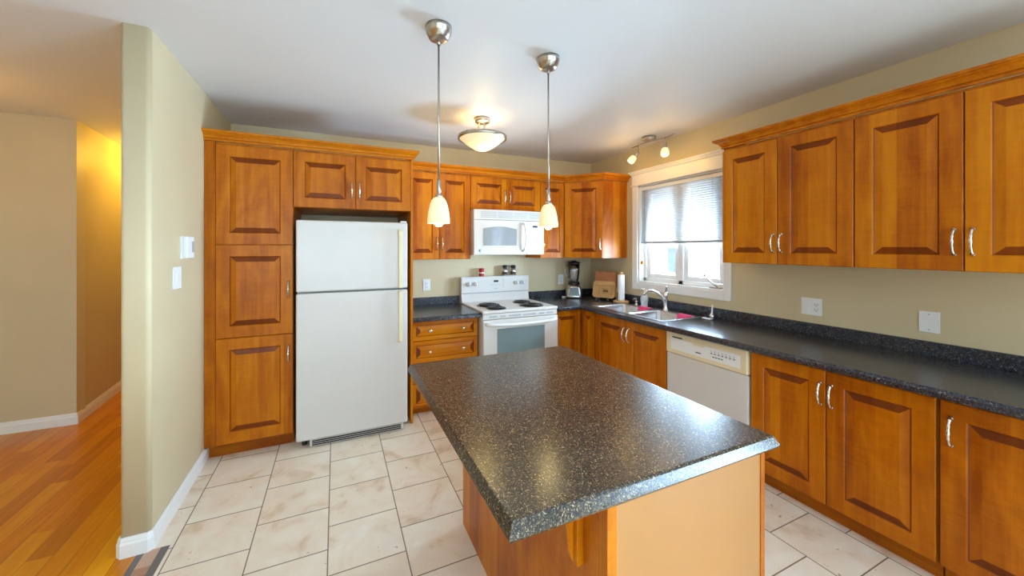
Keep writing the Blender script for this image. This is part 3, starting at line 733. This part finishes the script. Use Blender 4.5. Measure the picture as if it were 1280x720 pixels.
# window with arched top
b = MB(); n = 14; lo, hi = [], []
for i in range(n + 1):
    t = i / n; x = 0.095 + 0.365 * t; y = bow(x) - .0025
    lo.append((x, y, 0.095)); hi.append((x, y, 0.265 + 0.022 * sin(pi * t)))
a = b.add(lo); d = b.add(hi); a2 = b.add([(x, y + .006, z) for x, y, z in lo]); d2 = b.add([(x, y + .006, z) for x, y, z in hi])
for i in range(n): b.face((a + i, a + i + 1, d + i + 1, d + i)); b.face((d + i, d + i + 1, d2 + i + 1, d2 + i)); b.face((a + i, a + i + 1, a2 + i + 1, a2 + i))
plabel(b.build('window', 'grey_glass', dr), 'grey arched window in the microwave door')
b = MB(); b.tube([(0.535, bow(.53), 0.325), (0.545, bow(.53) - .02, 0.31), (0.555, bow(.53) - .03, 0.25), (0.558, bow(.53) - .034, 0.18), (0.555, bow(.53) - .03, 0.11), (0.545, bow(.53) - .02, 0.055), (0.535, bow(.53), 0.04)], 0.011, 10); b.build('handle', 'white_plastic', dr)
b = MB(); b.lathe([(0.013, 0), (0.013, 0.002), (0, 0.0022)], (0.065, bow(.065) + .001, 0.045), 20, axis='y'); plabel(b.build('emblem', 'grey_mark', dr), 'small round grey emblem')
b = MB(); bowed(b, 0.588, w, 0.004, 0.352); cp = b.build('control_panel', 'white_app', c, bevel=0.004)
b = MB(); bowed(b, 0.655, 0.715, 0.285, 0.305, 0.002, 3); plabel(b.build('display', 'black', cp), 'dark display window')
b = MB()
for i in range(6):
    for j in range(3): bowed(b, 0.640 + j * .034, 0.664 + j * .034, 0.075 + i * .032, 0.093 + i * .032, 0.0015, 2)
b.build('keypad', 'ivory', cp)

# ------------------------------------------------------------------ dishwasher
c = right('dishwasher', 'white dishwasher with cream control panel between sink and base cabinets', 'dishwasher', -1.688, BD)
w = 0.624
MB().box(0.002, w - .002, 0.01, BD - .02, 0.10, 0.832).build('body', 'white_app', c)
MB().box(0.003, w - .003, -0.026, 0.01, 0.145, 0.660).build('door', 'white_app', c, bevel=0.006)
cpn = MB().box(0.003, w - .003, -0.036, 0.01, 0.663, 0.824).build('control_panel', 'cream', c, bevel=0.010, seg=3)
MB().box(0.05, w - .045, -0.0375, -0.03, 0.695, 0.782).build('inset_plate', 'white_plastic', cpn, bevel=0.002)
MB().box(0.235, 0.33, -0.040, -0.03, 0.768, 0.790).build('latch', 'ivory', cpn, bevel=0.003)
MB().box(0.065, 0.150, -0.0385, -0.03, 0.786, 0.795).build('vent_slot', 'black', cpn)
b = MB(); b.box(0.262, 0.302, -0.0385, -0.03, 0.717, 0.724); b.build('name_mark', 'black', cpn)
b = MB()
for i in range(7): b.box(0.375 + i * .026, 0.390 + i * .026, -0.0385, -0.03, 0.738, 0.750); b.box(0.375 + i * .026, 0.388 + i * .026, -0.0385, -0.03, 0.758, 0.762)
b.build('buttons', 'grey_mark', cpn)
b = MB()
for i in range(4): b.box(0.39 + i * .02, 0.404 + i * .02, -0.0385, -0.03, 0.718, 0.724)
b.build('indicator_marks', 'black', cpn)
MB().box(0.003, w - .003, 0.03, 0.06, 0.0, 0.14).build('toe_panel', 'white_app', c)

# ------------------------------------------------------------------ sink, faucet and things around it
c = thing('sink', 'stainless double-bowl sink set in the counter under the window', 'sink', ((SX0 + SX1) / 2, (SY0 + SY1) / 2, CT1))
ox, oy = (SX0 + SX1) / 2, (SY0 + SY1) / 2
fx = (SX0 - .008, SX1 + .008); fyy = (SY0 + .008, SY1 - .008)
bx = (SX0 + .025, SX1 - .075); B1 = (SY0 - .025, -1.175); B2 = (-1.225, SY1 + .025)
b = MB(); zt = 0.004
def rc(x0, x1, y0, y1, z0, z1): b.box(x0 - ox, x1 - ox, y0 - oy, y1 - oy, z0, z1)
rc(fx[0], bx[0], fyy[1], fyy[0], 0.0005, zt); rc(bx[1], fx[1], fyy[1], fyy[0], 0.0005, zt)
rc(bx[0], bx[1], B1[0], fyy[0], 0.0005, zt); rc(bx[0], bx[1], B2[0], B1[1], -.004, zt); rc(bx[0], bx[1], fyy[1], B2[1], 0.0005, zt)
b.build('rim', 'steel', c, bevel=0.0015)
for (ya, yb_) in (B1, B2):
    b = MB(); dpt = -0.17
    R1 = [(bx[0], yb_), (bx[1], yb_), (bx[1], ya), (bx[0], ya)]
    def rrect(ins, z, rad=0.05):
        x0, x1, y0_, y1_ = bx[0] + ins - ox, bx[1] - ins - ox, yb_ + ins - oy, ya - ins - oy; out = []
        for cx_, cy_, a0 in ((x1 - rad, y1_ - rad, 0), (x0 + rad, y1_ - rad, 90), (x0 + rad, y0_ + rad, 180), (x1 - rad, y0_ + rad, 270)):
            for i in range(7): a = radians(a0 + 15 * i); out.append((cx_ + rad * cos(a), cy_ + rad * sin(a), z))
        return out
    rr_ = [b.add(rrect(0, zt - .0005, 0.03)), b.add(rrect(0.004, -0.01, 0.04)), b.add(rrect(0.012, dpt + .03, .05)), b.add(rrect(0.022, dpt + .01, .05)), b.add(rrect(0.045, dpt, .05))]
    for a_, c_ in zip(rr_, rr_[1:]):
        for i in range(28): j = (i + 1) % 28; b.face((a_ + i, a_ + j, c_ + j, c_ + i), 0, True)
    b.face([rr_[-1] + i for i in range(28)])
    bo = b.build('bowl', 'steel', c); md = bo.modifiers.new('t', 'SOLIDIFY'); md.thickness = 0.0012; md.offset = 1
    mxy = ((bx[0] + bx[1]) / 2 - ox, (ya + yb_) / 2 - oy)
    MB().lathe([(0.04, 0.003), (0.038, 0.005), (0.02, 0.003), (0, 0.002)], (mxy[0], mxy[1], dpt), 20).build('drain', 'chrome', bo)

c = thing('faucet', 'chrome single-lever kitchen faucet arching over the sink', 'faucet', (-0.135, -1.27, CT1 + .0045))
MB().lathe([(0.028, 0), (0.028, 0.006), (0.022, 0.012), (0.019, 0.03), (0.018, 0.12), (0.020, 0.125), (0.020, 0.165), (0.014, 0.178), (0, 0.180)], (0, 0, 0), 20).build('body', 'chrome', c)
pts = [(0, 0.0, 0.07), (-0.02, 0.006, 0.105), (-0.055, 0.017, 0.148), (-0.10, 0.03, 0.178), (-0.145, 0.045, 0.190), (-0.18, 0.055, 0.186), (-0.205, 0.062, 0.168), (-0.21, 0.064, 0.145)]
MB().tube(pts, [0.014, 0.015, 0.014, 0.013, 0.0125, 0.0125, 0.013, 0.013], 14).build('spout', 'chrome', c)
b = MB(); b.tube([(0.0, 0.0, 0.172), (-0.008, -0.012, 0.195), (-0.012, -0.02, 0.222), (-0.03, -0.03, 0.232)], [0.010, 0.010, 0.008, 0.006], 10); b.build('lever', 'chrome', c)

c = thing('soap_bottle', 'clear rounded glass soap bottle behind the left sink bowl', 'bottle', (-0.125, -1.00, CT1 + .0045))
MB().lathe([(0.026, 0), (0.034, 0.004), (0.030, 0.02), (0.036, 0.05), (0.038, 0.08), (0.032, 0.108), (0.018, 0.122), (0.015, 0.13), (0.015, 0.14), (0, 0.14)], (0, 0, 0), 20).build('bottle', 'clear_soap', c)
b = MB(); b.lathe([(0.018, 0.141), (0.018, 0.156), (0.006, 0.158), (0.006, 0.172), (0.01, 0.174), (0.01, 0.18), (0, 0.182)], (0, 0, 0), 14); b.tube([(0, 0, 0.176), (-.03, 0.01, 0.176), (-.036, 0.012, .170)], 0.004, 8); b.build('pump', 'chrome', c)
c = thing('soap_dispenser', 'small chrome soap dispenser on the sink rim left of the clear bottle', 'dispenser', (-0.145, -0.915, CT1 + .0045))
MB().lathe([(0.020, 0), (0.020, 0.008), (0.012, 0.014), (0.010, 0.03), (0.014, 0.034), (0.014, 0.044), (0, 0.047)], (0, 0, 0), 14).build('base', 'chrome', c)
MB().tube([(0, 0, 0.04), (0, 0, 0.066), (-.02, 0, 0.070), (-.045, 0, 0.062)], [0.005, 0.005, 0.0045, 0.004], 8).build('spout', 'chrome', c)
# pink cloths hung over the back edge of each bowl
def hung_cloth(y0, y1, drop, lab, ph):
    b = MB(); n = 14; prof = [(0.030, 0.0068), (0.012, 0.0075), (0.0, 0.0072), (-0.008, 0.001), (-0.013, -0.02)]
    m_ = 5; prof += [(-0.014 - 0.006 * i / m_, -0.02 - (drop - 0.02) * i / m_) for i in range(1, m_ + 1)]
    for j, (x, z) in enumerate(prof):
        for i in range(n + 1):
            t = i / n; wv = 0.004 * sin(t * 11 + ph) * max(0, j - 3) / 6
            b.v.append((x - abs(wv), (y1 - y0) * (t - .5) * (1 - 0.02 * j * sin(ph)), z + (0.008 * sin(t * 7 + ph) if j > 6 else 0)))
    for j in range(len(prof) - 1):
        for i in range(n): q = j * (n + 1) + i; b.face((q, q + 1, q + n + 2, q + n + 1), 0, True)
    o = b.build('dishcloth', 'pink'); o.location = (SX1 - .077, (y0 + y1) / 2, CT1)
    md = o.modifiers.new('t', 'SOLIDIFY'); md.thickness = 0.002; md.offset = 0
    tag(o, lab, 'cloth')
hung_cloth(-0.985, -1.125, 0.105, 'pink dishcloth hanging into the left sink bowl', 0.4)
hung_cloth(-1.44, -1.585, 0.060, 'pink dishcloth hanging into the right sink bowl', 2.0)
c = thing('sink_strainer', 'round metal sink strainer with knob on the counter right of the sink', 'strainer', (-0.14, -1.700, CT1))
MB().lathe([(0.045, 0), (0.048, 0.004), (0.044, 0.012), (0.03, 0.016), (0, 0.016)], (0, 0, 0.0), 24).build('disc', 'steel', c)
MB().lathe([(0.018, 0.016), (0.02, 0.022), (0.006, 0.03), (0.005, 0.045), (0.009, 0.05), (0, 0.056)], (0, 0, 0), 14).build('knob', 'black', c)
c = thing('bottle_brush', 'slim white-handled brush standing against the backsplash right of the sink', 'brush', (-0.052, -1.672, CT1))
MB().lathe([(0.022, 0), (0.024, 0.012), (0.016, 0.03), (0.008, 0.04), (0, 0.042)], (0, 0, 0), 14).build('base', 'chrome', c)
MB().tube([(0, 0, 0.04), (0.004, 0, 0.075), (0.006, 0, 0.11)], [0.006, 0.005, 0.004], 8).build('stem', 'white_plastic', c)

# paper towel holder
c = thing('paper_towel_holder', 'wooden paper towel holder with a white roll left of the sink', 'paper towel holder', (-0.115, -0.662, CT1))
MB().lathe([(0.082, 0), (0.085, 0.006), (0.082, 0.016), (0.074, 0.020), (0, 0.020)], (0, 0, 0), 28).build('base', 'bamboo', c)
MB().lathe([(0.036, 0.021), (0.037, 0.024), (0.037, 0.300), (0.034, 0.303), (0.014, 0.303)], (0, 0, 0), 28).build('roll', 'paper', c)
MB().lathe([(0.009, 0.02), (0.009, 0.31), (0.020, 0.313), (0.021, 0.325), (0.014, 0.332), (0, 0.333)], (0, 0, 0), 16).build('post', 'bamboo', c)
MB().lathe([(0.006, 0.02), (0.006, 0.16), (0.007, 0.165), (0, 0.168)], (-0.052, 0.018, 0), 12).build('side_post', 'bamboo', c)
# cutting boards in a wire stand
def slab(w, h, t, r=0.012):
    b = MB(); poly = []
    for cx_, cz_, a0 in ((w / 2 - r, h - r, 0), (-w / 2 + r, h - r, 90), (-w / 2 + r, r, 180), (w / 2 - r, r, 270)):
        for i in range(5): a = radians(a0 + 22.5 * i); poly.append((cx_ + r * cos(a), cz_ + r * sin(a)))
    b.prism(poly, 'y', 0, t); return b
BA = radians(-58)
o = thing('cutting_board', 'reddish wooden cutting board standing behind the light one in the corner', 'cutting board', (-0.165, -0.455, CT1 + .045), BA)
o.rotation_euler = (radians(-9), 0, BA); slab(0.245, 0.285, 0.018, .02).build('board', 'redboard', o)
o = thing('cutting_board', 'light wooden cutting board with burnt picture in front of the reddish board', 'cutting board', (-0.205, -0.475, CT1 + .030), BA)
o.rotation_euler = (radians(-14), 0, BA); ob = slab(0.255, 0.19, 0.018, .03).build('board', 'bamboo', o)
b = MB()
for z in (0.135, 0.142): b.box(-.115, .115, -.0008, .002, z, z + .002)
for x in (-.055, .085): b.box(x, x + .003, -.0008, .002, 0.035, 0.13)
b.box(-.02, .055, -.0008, .002, 0.05, 0.053); b.box(-.02, .055, -.0008, .002, 0.10, 0.103); b.box(-.01, .05, -.0008, .002, 0.065, 0.09)
b.build('burnt_picture', 'boardmark', ob)
o = thing('board_stand', 'wire stand holding the two cutting boards', 'stand', (-0.215, -0.485, CT1), BA)
b = MB()
for x in (-.06, .06):
    b.tube([(x, -.055, 0.004), (x, -.05, 0.03), (x, -.035, 0.024), (x, .02, 0.022), (x, 0.085, 0.022), (x, 0.10, 0.10)], 0.003, 8)
    b.tube([(x, -.035, 0.024), (x + (.02 if x > 0 else -.02), -.03, 0.003)], 0.003, 8); b.tube([(x, .085, 0.022), (x + (.02 if x > 0 else -.02), .085, 0.003)], 0.003, 8)
b.tube([(-.06, 0.085, 0.022), (.06, 0.085, 0.022)], 0.003, 8); b.build('wire_frame', 'nickel', o)

# blender
c = thing('blender', 'silver blender with glass jug and black lid on the corner counter', 'blender', (-0.375, -0.155, CT1), radians(-35))
poly = lambda r, z, sq: [(r * (abs(cos(a)) ** sq) * (1 if cos(a) > 0 else -1), r * (abs(sin(a)) ** sq) * (1 if sin(a) > 0 else -1), z) for a in [2 * pi * i / 28 for i in range(28)]]
b = MB(); rg = [b.add(poly(r, z, .6)) for r, z in ((.098, 0), (.105, .008), (.104, .03), (.095, .09), (.080, .135), (.066, .158), (.05, .165))]
for a_, c_ in zip(rg, rg[1:]):
    for i in range(28): j = (i + 1) % 28; b.face((a_ + i, a_ + j, c_ + j, c_ + i), 0, True)
b.face([rg[0] + i for i in range(28)]); b.face([rg[-1] + i for i in range(28)])
bs = b.build('base', 'steel', c)
b = MB(); b.prism([(-.062, 0.035), (.062, 0.035), (.045, 0.125), (-.045, 0.125)], 'y', -.106, -.08); b.build('control_panel', 'oven_glass', bs, bevel=0.003)
MB().lathe([(0.066, 0.158), (0.070, 0.17), (0.062, 0.195), (0.052, 0.20), (0, 0.20)], (0, 0, 0), 28).build('collar', 'black', c)
MB().lathe([(0.048, 0.2), (0.058, 0.24), (0.066, 0.32), (0.068, 0.405), (0.065, 0.405), (0.062, 0.32), (0.054, 0.245), (0.044, 0.205)], (0, 0, 0), 28, cap=False).build('jug', 'jar', c)
MB().tube([(-.062, 0, .385), (-.10, 0, .38), (-.108, 0, .33), (-.09, 0, .255), (-.056, 0, .24)], 0.009, 10).build('jug_handle', 'jar', c)
MB().lathe([(0.070, 0.404), (0.072, 0.41), (0.070, 0.43), (0.03, 0.434), (0.028, 0.445), (0, 0.446)], (0, 0, 0), 28).build('lid', 'black', c)
o = MB().box(-.018, .018, -.012, .012, 0, .018).build('salt_cube', 'white_plastic', bevel=0.004); o.location = (-0.50, -0.12, CT1); tag(o, 'tiny white box on the counter left of the blender', 'box')

# shakers and can on top of the stove
BGT = 1.1635
for i, x in enumerate((-1.495, -1.36)):
    pass
def shaker(x, y, lab):
    c = thing('spice_shaker', lab, 'shaker', (x, y, BGT), 0, 'shakers on the stove back')
    MB().lathe([(0.030, 0), (0.031, 0.004), (0.029, 0.05), (0.026, 0.088), (0, 0.088)], (0, 0, 0), 20).build('body', 'steel', c)
    MB().lathe([(0.0315, 0.012), (0.0312, 0.045), (0.0295, 0.046)], (0, 0, 0), 20, cap=False).build('band', 'pepper', c)
    MB().lathe([(0.029, 0.088), (0.031, 0.092), (0.030, 0.112), (0.024, 0.118), (0, 0.119)], (0, 0, 0), 20).build('cap', 'black', c)
shaker(-1.243, -0.050, 'left steel shaker with black cap on top of the stove back')
shaker(-1.138, -0.050, 'right steel shaker with black cap on top of the stove back')
c = thing('spice_tin', 'small red tin on top of the stove back, left of the shakers', 'tin', (-1.530, -0.050, BGT))
MB().lathe([(0.028, 0), (0.029, 0.003), (0.029, 0.072), (0.027, 0.075), (0, 0.075)], (0, 0, 0), 20).build('body', 'red', c)
MB().lathe([(0.0293, 0.034), (0.0293, 0.044)], (0, 0, 0), 20, cap=False).build('label_band', 'white_plastic', c)
MB().lathe([(0.029, 0.075), (0.030, 0.078), (0.030, 0.088), (0, 0.09)], (0, 0, 0), 20).build('lid', 'red', c)

# ------------------------------------------------------------------ wall plates
def plate(name, lab, cat, loc, rot, w, h, kind):
    c = thing(name, lab, cat, loc, rot)          # local: x along wall, -y out of the wall
    MB().box(-w / 2, w / 2, -0.006, 0, -h / 2, h / 2).build('cover_plate', 'white_plastic', c, bevel=0.002)
    for k_, x in kind:
        if k_ == 'outlet':
            f_ = MB().box(x - .017, x + .017, -0.009, -.004, -.034, .034).build('socket', 'white_plastic', c, bevel=0.002)
            b = MB()
            for z in (-.018, .018): b.box(x - .009, x - .0065, -.0098, -.008, z - .004, z + .006); b.box(x + .0065, x + .009, -.0098, -.008, z - .004, z + .006); b.box(x - .003, x + .003, -.0098, -.008, z - .012, z - .007)
            b.build('slots', 'black', f_)
        if k_ == 'rocker':
            b = MB(); b.prism([(-.006, -.033), (-.012, -.033), (-.007, .033), (-.004, .033)], 'x', x - .016, x + .016); b.build('rocker', 'white_plastic', c)
        if k_ == 'screws':
            for z in (-.042, .042): MB().lathe([(.0035, 0), (.003, .0015), (0, .0018)], (x, -.006, z), 10, axis='y').build('screw', 'grey_mark', c)
    return c
plate('wall_outlet', 'white outlet on the back wall between refrigerator and stove', 'outlet', (-2.130, 0, 1.090), 0, 0.078, 0.118, [('outlet', 0)])
plate('wall_outlet', 'white outlet on the back wall behind the blender', 'outlet', (-0.462, 0, 1.090), 0, 0.078, 0.118, [('outlet', 0)])
plate('switch_outlet_plate', 'white double plate with switch and outlet under the right wall cabinets', 'outlet', (0, -2.358, 1.072), -pi / 2, 0.118, 0.116, [('rocker', -.03), ('outlet', 0.03)])
plate('blank_wall_plate', 'blank white wall plate right of the double outlet plate', 'wall plate', (0, -2.899, 1.066), -pi / 2, 0.078, 0.116, [('screws', 0)])
plate('light_switch', 'white light switch on the partition wall under the thermostat', 'switch', (XL1, -1.172, 1.305), pi / 2, 0.115, 0.125, [('rocker', 0)])
c = thing('thermostat', 'white thermostat box on the partition wall', 'thermostat', (XL1, -1.06, 1.478), pi / 2)
MB().box(-.062, .062, -0.012, 0, -.066, .066).build('base', 'white_plastic', c, bevel=0.002)
cv = MB().box(-.056, .056, -0.034, -.0125, -.064, .064).build('cover', 'white_plastic', c, bevel=0.005)
MB().box(.018, .05, -0.0352, -.03, -.03, .036).build('display', 'grey_mark', cv)

# ------------------------------------------------------------------ lights
def pendant(x, y, lab):
    c = thing('pendant_light', lab, 'pendant light', (x, y, 0), 0, 'pendants over the island')
    MB().lathe([(0.064, 2.549), (0.064, 2.530), (0.060, 2.526), (0.060, 2.516), (0.056, 2.512), (0.048, 2.492), (0.030, 2.484), (0, 2.483)], (0, 0, 0), 28).build('canopy', 'nickel', c)
    b = MB(); b.tube([(0, 0, 1.80), (0, 0, 2.484)], 0.0048, 10); b.tube([(0, 0, 2.462), (0, 0, 2.486)], 0.009, 10); b.build('rod', 'nickel', c)
    b = MB(); b.lathe([(0.006, 1.805), (0.010, 1.802), (0.0105, 1.746), (0.007, 1.742), (0.007, 1.738), (0.016, 1.734), (0.019, 1.722), (0.012, 1.717)], (0, 0, 0), 18); b.build('socket', 'nickel', c)
    prof = [(0.018, 1.720), (0.026, 1.717), (0.036, 1.704), (0.044, 1.680), (0.050, 1.650), (0.0535, 1.620), (0.0545, 1.594), (0.0515, 1.594), (0.050, 1.62), (0.047, 1.65), (0.041, 1.68), (0.032, 1.704), (0.018, 1.714)]
    s_ = MB().lathe(prof, (0, 0, 0), 28, cap=False).build('shade', 'shade', c)
    MB().lathe([(0.0, 1.578), (0.014, 1.581), (0.022, 1.592), (0.024, 1.604), (0.018, 1.625), (0.012, 1.65), (0.012, 1.716), (0, 1.716)], (0, 0, 0), 18).build('bulb', 'bulb', s_)
    point('pendant_lamp', (x, y, 1.555), 0.6, WARM, 0.03)
pendant(-2.545, -2.051, 'left pendant light with cream glass shade, nearer the refrigerator')
pendant(-1.899, -2.014, 'right pendant light with cream glass shade, in front of the microwave')

c = thing('ceiling_light', 'semi-flush ceiling light with frosted bowl and nickel rim', 'ceiling light', (-1.89, -0.98, 0))
MB().lathe([(0.058, 2.549), (0.062, 2.545), (0.062, 2.520), (0.056, 2.513), (0, 2.513)], (0, 0, 0), 28).build('canopy', 'nickel', c)
for a in (0.6, 0.6 + 2 * pi / 3, 0.6 + 4 * pi / 3):
    MB().tube([(0.03 * cos(a), 0.03 * sin(a), 2.515), (0.03 * cos(a), 0.03 * sin(a), 2.395)], 0.006, 8).build('stem', 'nickel', c)
b = MB(); b.lathe([(0.198, 2.372), (0.203, 2.376), (0.203, 2.398), (0.190, 2.402), (0.186, 2.398), (0.190, 2.374)], (0, 0, 0), 48, cap=False); b.build('rim', 'nickel', c)
b = MB(); prof = []
for i in range(13):
    t = 1 - i / 12.5; prof.append((0.188 * t, 2.384 - 0.108 * (1 - t ** 1.7)))
prof.append((0, 2.276)); b.lathe(prof, (0, 0, 0), 40, cap=False); b.build('bowl', 'bowl', c)
MB().lathe([(0.05, 2.394), (0.05, 2.398), (0, 2.398)], (0, 0, 0), 20).build('hub', 'nickel', c)
b = MB()
for a in (0.0, 2 * pi / 3, 4 * pi / 3): b.lathe([(0, 0), (.007, .003), (.007, .012), (0, .015)], (.203 * cos(a - .5), .203 * sin(a - .5), 2.387), 8)
b.build('thumb_screw', 'nickel', c)
point('ceiling_lamp', (-1.89, -0.98, 2.45), 2.0, (1.0, 0.66, 0.28), 0.05)
point('ceiling_lamp_down', (-1.89, -0.98, 2.22), 3.0, WARM, 0.10)

c = thing('track_light', 'nickel two-spot track light on the ceiling above the window', 'spotlight', (-0.23, -1.19, 2.55))
MB().lathe([(0.062, -.001), (0.062, -0.03), (0.058, -0.035), (0, -0.035)], (0, 0.03, 0), 28).build('canopy', 'nickel', c)
pts = []
for i in range(15):
    t = i / 14 - .5; pts.append((0.02 * sin(t * 2 * pi), -t * 0.50, -0.052 + 0.004 * cos(t * 9)))
br = MB().tube(pts, 0.006, 10); br.tube([(0, 0.03, -0.034), (0, 0.03, -0.052)], 0.008, 8); br.build('bar', 'nickel', c)
for y, dv in ((0.165, Vector((-0.55, 0.35, -0.8))), (-0.155, Vector((-0.30, -0.25, -0.92)))):
    dv.normalize(); pv = Vector((0, y, -0.115))
    b = MB(); b.tube([(0, y, -0.052), (0, y, -0.112)], 0.005, 8); b.build('arm', 'nickel', c)
    q = dv.to_track_quat('Z', 'Y').to_matrix()
    hd = MB().lathe([(0.0, -0.005), (0.016, 0.0), (0.018, 0.01), (0.018, 0.055), (0.012, 0.06)], pv, 18, mat=q).build('head', 'nickel', c)
    MB().lathe([(0.016, 0.055), (0.028, 0.062), (0.035, 0.085), (0.037, 0.115), (0.030, 0.128), (0, 0.130)], pv, 22, mat=q).build('shade', 'spot', hd)
    wp = Vector((-0.23, -1.19, 2.55)) + pv + dv * 0.16
    point('track_lamp', wp, 1.1, (1.0, 0.58, 0.14), 0.03)
